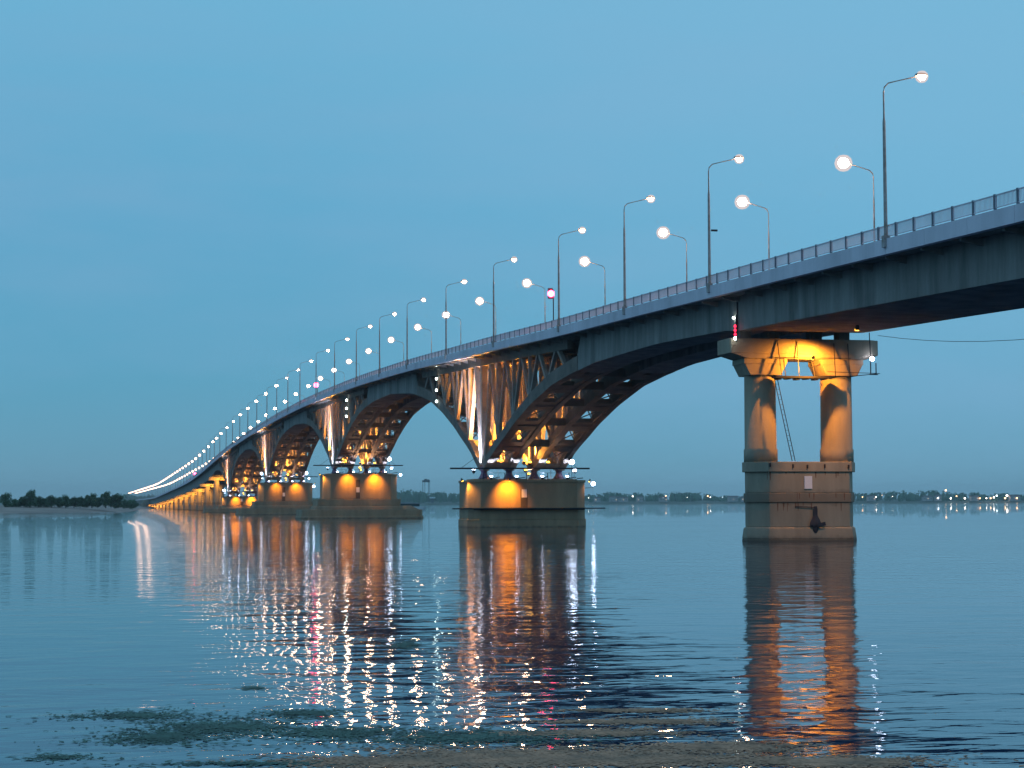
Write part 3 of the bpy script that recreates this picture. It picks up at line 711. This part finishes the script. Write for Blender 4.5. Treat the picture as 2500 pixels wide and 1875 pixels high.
# ------------------------------------------------------------------ trees
def leaf_tree(h, wd, seed, mleaf, nclump=22, nl=80, size=.36):
    r = random.Random(seed); m = MB(); tr = MB()
    tr.tube([(0, 0, -.4), (r.uniform(-.2, .2), 0, h*.3), (r.uniform(-.4, .4), .1, h*.75)], [h*.035, h*.025, h*.008], 6)
    for c in range(nclump):
        a = r.random()*6.28; q = math.sqrt(r.random())*wd*.42*(1 if c % 3 else .5); zc = h*(.18+.72*r.random()); q *= 1-.55*max(0, zc/h-.55)/.45
        cx, cy = math.cos(a)*q, math.sin(a)*q; cr = wd*r.uniform(.13, .24)
        tr.tube([(0, 0, zc*.55), (cx, cy, zc)], [h*.01, h*.004], 4)
        for i in range(nl):
            u = Vector((r.gauss(0, 1), r.gauss(0, 1), r.gauss(0, .8))).normalized()*cr*r.random()**.4
            p_ = Vector((cx, cy, zc))+u; s = size*r.uniform(.5, 1.3)
            n_ = Vector((r.gauss(0, 1), r.gauss(0, 1), r.gauss(0, 1))).normalized(); a1 = n_.orthogonal().normalized()*s; a2 = n_.cross(a1)*.6
            m.add([p_-a1, p_+a2, p_+a1, p_-a2], [(0, 1, 2, 3)])
    return m, tr
protos = []
for i, (h, wd) in enumerate([(7.0, 6.5), (5.6, 7.5), (8.2, 6.0), (6.4, 5.0), (4.6, 6.5)]):
    a, b_ = leaf_tree(h, wd, 30+i, None); protos.append((h, wd, a, b_))
meshes = {}
TREES = [(-104, 866, .85, 0), (-97.3, 870, 1.0, 0), (-93, 880, .75, 4), (-89.6, 872, .9, 1), (-86.8, 868, 1.05, 2), (-83, 874, .9, 1), (-80, 880, .85, 4), (-77.2, 868, .9, 3), (-74, 876, .8, 1),
         (-71, 872, .85, 0), (-67.4, 870, .85, 1), (-64.6, 868, .8, 3), (-62, 878, .75, 4), (-59.4, 870, .95, 0), (-57, 876, .8, 1), (-53.3, 868, .95, 2), (-50.8, 874, .75, 3), (-48.5, 868, 1.0, 3),
         (-112, 874, 1.0, 1), (-121, 868, 1.1, 2), (-130, 878, .9, 0), (-140, 872, 1.0, 4), (-152, 880, 1.1, 1), (-165, 885, 1.0, 0), (-180, 880, 1.1, 2), (-196, 890, 1, 1)]
desc = ['rounded', 'low spreading', 'tall pointed', 'narrow upright', 'small bushy']
seen = {}
for i, (x, y, s, k) in enumerate(TREES):
    h, wd, a, b_ = protos[k]
    root = empty('shore_tree', (x, y, 2.2)); root.scale = (s*1.2, s*1.2, s*.94); root.rotation_euler = (0, 0, i*1.1)
    if k not in meshes:
        c = a.build('crown', M['leaf' if k % 2 == 0 else 'leaf2'], root); tkk = b_.build('trunk', M['bark'], root); meshes[k] = (c.data, tkk.data)
    else:
        for nm, dt in zip(('crown', 'trunk'), meshes[k]):
            o = bpy.data.objects.new(nm, dt); col.objects.link(o); o.parent = root
    if i < 18: lab = f'{ORD[i]} tree from the left picture edge on the beach, {desc[k]}'
    else: lab = f'{desc[k]} green tree on the beach beyond the left picture edge'
    tag(root, lab, 'tree', 'trees along the left beach')
# darker shrubs under the end of the bridge
sh = []
for i, (x, y, s) in enumerate([(-42, 1010, .8), (-38, 1060, .9), (-47, 1000, .6), (-36, 1190, 1.0), (-44, 1100, .8), (-30, 1350, 1.1)]):
    root = empty('shrub', (x, y, 1.2)); root.scale = (s, s, s)
    for nm, dt in zip(('crown', 'trunk'), meshes[(1, 4)[i % 2]]):
        o = bpy.data.objects.new(nm, dt); col.objects.link(o); o.parent = root
    tag(root, f'{ORD[i]} dark shrub from the left in the gap between the trees and the bridge end', 'shrub', 'shrubs by the bridge end')

# far wood along the other bank: one mass
m = MB(); r = random.Random(5)
def shore_y(x):
    L = [(-3000, 4700), (0, 4480), (738, 4380), (1300, 4300), (1971, 3978), (3800, 3300)]
    for (a, p_), (b_, q) in zip(L, L[1:]):
        if x <= b_: return p_+(q-p_)*(x-a)/(b_-a)
    return q
def shore_z(d): return 4 if d < 30 else 8+min(6, d*.02)
x = -900
while x < 2700:
    nn_ = math.sin(x*.011)+.6*math.sin(x*.037+1)+.5*math.sin(x*.09)
    H = 12+4.0*nn_+r.uniform(-2, 2)
    if 640 < x < 1050: H += 5
    H *= 1.12
    if H < 8: H = 8
    d = r.uniform(40, 200); y = shore_y(x)+d; z0 = shore_z(d)-2; wd = r.uniform(8, 18)
    for i in range(26):
        u = Vector((r.gauss(0, .42)*wd, r.gauss(0, 5), z0+H*(r.random()**.7))); s = r.uniform(1.2, 3.4)
        u += Vector((x, y, 0)); n_ = Vector((r.gauss(0, 1), r.gauss(0, 1), r.gauss(0, 1))).normalized(); a1 = n_.orthogonal().normalized()*s; a2 = n_.cross(a1)*.8
        m.add([u-a1, u+a2, u+a1, u-a2], [(0, 1, 2, 3)])
    m.lathe((x, y, z0-2), [(wd*.5, 0), (wd*.55, H*.4), (wd*.4, H*.8), (wd*.1, H*.98)], 7); x += r.uniform(3.5, 7)
tag(m.build('far_wood', M['leaf']), kind='stuff')

# houses and lamps on the far bank
HS = [(1140, 40, 'pale pink house among trees just right of the nearest arch pier'), (1180, 46, 'small pale house in the far trees, second right of the arch pier'), (1203, 45, 'tiny white house in the far trees, third right of the arch pier'),
      (1245, 50, 'long pinkish house beside a lamp halfway between the two nearest piers'), (1300, 40, 'grey house low in the trees between the two nearest piers'), (1453, 40, 'pale house just left of the column pier on the far bank'), (1478, 44, 'pale house hidden closest to the left side of the column pier'),
      (1748, 36, 'pink house right of the column pier base'), (1866, 40, 'pale house with lit wall on the right bank'), (1888, 42, 'pink block with lit front under the tall lamp'), (1962, 36, 'low pink house on the right bank'), (2048, 38, 'white house near the right picture edge')]
for i, (x, d, lab) in enumerate(HS):
    y = shore_y(x)+d*.6; e = empty('house', (x, y, 9)); tag(e, lab, 'house', 'houses on the far bank')
    L_ = 14+5*(i % 3); H_ = 5+1.5*(i % 2); m = MB(); m.box(x-L_/2, x+L_/2, y-5, y+5, 5, 10+H_); P(m, 'wall', M['housewall'], e)
    m = MB(); m.sweep([[(x-L_/2-.5, y-5.6, 10+H_), (x-L_/2-.5, y+5.6, 10+H_), (x-L_/2-.5, y, 13+H_)], [(x+L_/2+.5, y-5.6, 10+H_), (x+L_/2+.5, y+5.6, 10+H_), (x+L_/2+.5, y, 13+H_)]]); P(m, 'roof', M['roof'], e)
    for j in range(3):
        m = MB(); wx = x-L_/2+L_*(j+.5)/3; m.box(wx-.9, wx+.9, y-5.08, y-5.01, 10, 12); P(m, 'window', M['win' if (i+j) % 3 == 0 else 'darkglass'], e)
FL = [(1118, 16, .9), (1129, 51, 1.5), (1225, 19, 1.5), (1299, 15, .8), (1305, 20, 1.5), (1352, 16, .7), (1397, 19, 1.7), (1403, 16, 1.2), (1429, 16, .9),
      (1729, 15, 1.4), (1758, 15, 1.3), (1770, 19, .8), (1792, 16, .7), (1887, 12, 2.0), (1903, 30, 2.2), (1913, 11, 1.9), (1925, 16, 1.6), (1942, 11, 2.1), (1955, 17, 1.2),
      (1973, 11, 1.8), (1987, 11, 1.5), (1996, 11, 1.9), (2003, 13, 2.0), (2009, 17, 2.2), (2027, 11, 2.2), (2031, 17, 2.5), (2052, 11, 2.1)]
for i, (x, z, r) in enumerate(FL):
    y = shore_y(x)+20; e = empty('shore_lamp', (x, y, 3))
    if i < 9: lab = f'{ORD[i]} tiny shore lamp to the right of the nearest arch pier, on the far bank'
    else: lab = f'{ORD[i-9]} tiny shore lamp to the right of the column pier, on the far bank'
    tag(e, lab, 'street lamp', 'lamps on the far bank')
    m = MB(); m.tube([(x, y, 3), (x, y, z)], .15, 5); P(m, 'lamp_post', M['steel'], e)
    m = MB(); m.ball((x, y-.5, z), r*.85, 8); P(m, 'lens', M[('lamps', 'lampa', 'lamps', 'lampc', 'lampa')[i % 5]], e, True)
# two tall frames of a crossing far away
e = empty('gantry_tower', (737, 4450, 8)); tag(e, 'hazy distant gantry tower on thin legs above the trees left of the nearest arch pier', 'tower')
m = MB(); m.box(728, 746, 4446, 4454, 55, 60); m.box(733, 739, 4447, 4453, 60, 63); m.box(741, 744, 4447, 4453, 60, 62); P(m, 'top_beam', M['steel'], e)
for x in (729, 734, 743.5, 746):
    m = MB(); m.beam((x, 4450, 5), (x, 4450, 56), 1.1 if x in (729, 743.5) else .7, 1.1); P(m, 'leg', M['steel'], e)
# white cabin / billboard on the sandy far bank
e = empty('beach_hut', (742, 4395, 5)); tag(e, 'tiny white hut on the far sand bank below the gantry tower', 'hut')
m = MB(); m.box(736, 749, 4392, 4398, 15.5, 19); P(m, 'wall', M['white'], e)
m = MB(); m.box(739, 746, 4393, 4397, 5, 15.5); P(m, 'base', M['steel'], e)
# river boat half hidden behind the stepped footing
e = empty('river_boat', (92, 900, 0)); tag(e, 'white river boat with dark cabin windows, half hidden behind the stepped footing', 'boat')
m = MB(); m.prism([(80, 898), (95, 897.3), (98.8, 898), (100.2, 900), (98.8, 902), (95, 902.7), (80, 902)], -.3, 1.9, [(79.5, 897.6), (95, 896.9), (99.6, 897.6), (101.4, 900), (99.6, 902.4), (95, 903.1), (79.5, 902.4)])
P(m, 'hull', M['white'], e)
m = MB(); m.box(81, 97.5, 898.2, 901.8, 1.9, 3.3); P(m, 'cabin', M['darkglass'], e)
m = MB(); m.sweep([[(80, 897.6, 3.3), (80, 902.4, 3.3), (80, 902.4, 4.5), (80, 897.6, 4.5)], [(90, 897.6, 3.3), (90, 902.4, 3.3), (90, 902.4, 4.0), (90, 897.6, 4.0)], [(98.5, 897.8, 3.3), (98.5, 902.2, 3.3), (98.5, 902.2, 3.6), (98.5, 897.8, 3.6)]]); P(m, 'roof', M['greyroof'], e)
# abutment building by the far end of the bridge
e = empty('abutment', (-6, 1760, 1)); tag(e, 'grey concrete block closing the bridge at its far left end', 'abutment')
m = MB(); m.box(-12, -7.9, 1755, 1790, -1, rz(1760)-2.4); m.box(-14, -10, 1750, 1760, -1, 5); P(m, 'wall', M['concrete'], e)

# ------------------------------------------------------------------ water weed in the foreground
wd_g = mat('floating_weed', (0.055, 0.115, 0.085), 0.8, 0.5, 1.5)
wd_b = mat('brown_weed', (0.50, 0.225, 0.125), 0.85, 0.5, 1.5, color2=(0.17, 0.10, 0.06))
def weed(name, blobs, mt, n, seed, lab, szz=(.025, .10), zmax=.014):
    r = random.Random(seed); m = MB(); area = [a*b for _, _, a, b, *_ in blobs]; T = sum(area)
    for (cx, cy, a, b, ang), ar in zip(blobs, area):
        for i in range(int(n*ar/T)):
            rr_ = abs(r.gauss(0, .52)); th = r.random()*6.283; rad = rr_*(1+.22*math.sin(3*th+cx)+.15*math.sin(7*th+cy))
            u, v = math.cos(th)*a*rad, math.sin(th)*b*rad; x = cx+u*math.cos(ang)-v*math.sin(ang); y = cy+u*math.sin(ang)+v*math.cos(ang)
            s = r.uniform(*szz); q = r.uniform(0, 3.14); tl = r.uniform(-.5, .5)*s*.5
            dx, dy = math.cos(q)*s, math.sin(q)*s; ex, ey = -math.sin(q)*s*.35, math.cos(q)*s*.35; z = r.uniform(.001, zmax)
            m.add([(x-dx, y-dy, max(z-abs(tl)*.3, -.01)), (x+ex, y+ey, z), (x+dx, y+dy, z+abs(tl)*.3), (x-ex, y-ey, z)], [(0, 1, 2, 3)])
    o = m.build(name, mt); o['kind'] = 'stuff'; return o
RT = Vector((math.cos(YAW), -math.sin(YAW))); FW = Vector((math.sin(YAW), math.cos(YAW)))
def g(px, py):
    """point of the water surface seen at a photo pixel"""
    d = fw+rt2*(px-1250)/4521+up2*(937.5-py)/4521; k = -3.35/d.z; return (-60.2+d.x*k, d.y*k)
A = -YAW
def blob(px, py, hw, hh):
    x, y = g(px, py); x2, y2 = g(px+hw, py); x3, y3 = g(px, py+hh); x4, y4 = g(px, py-hh)
    return (x, y, math.hypot(x2-x, y2-y), math.hypot(x4-x3, y4-y3)/2, A)
WG = weed('water_weed', [blob(330, 1748, 210, 14), (*blob(400, 1800, 190, 26)[:4], A+.05), blob(560, 1775, 230, 26), blob(740, 1742, 130, 14), blob(620, 1680, 45, 6), blob(990, 1574, 42, 14),
                    blob(150, 1850, 110, 10), blob(820, 1790, 200, 22), blob(620, 1865, 320, 8), blob(1150, 1800, 330, 26)], wd_g, 12000, 1, '')
weed('brown_water_weed', [blob(1500, 1855, 520, 22), blob(1250, 1850, 420, 26), blob(2050, 1862, 250, 16), blob(1750, 1825, 260, 14), blob(1450, 1790, 260, 10), blob(1560, 1762, 250, 8), blob(1560, 1735, 200, 5), blob(950, 1860, 300, 14)], wd_b, 33000, 2, '')

# ------------------------------------------------------------------ evening haze over the river
m = MB(); m.box(-7000, 8000, -200, 9900, -5.2, 90); hz = bpy.data.materials.new('haze'); hz.use_nodes = True; t = hz.node_tree; t.nodes.clear()
o_ = N(t, 'ShaderNodeOutputMaterial'); v = N(t, 'ShaderNodeVolumePrincipled'); v.inputs['Color'].default_value = (0.93, 0.95, 0.97, 1)
v.inputs['Density'].default_value = HAZE; v.inputs['Anisotropy'].default_value = 0.3; t.links.new(v.outputs[0], o_.inputs['Volume'])
tag(m.build('haze', hz), kind='stuff')
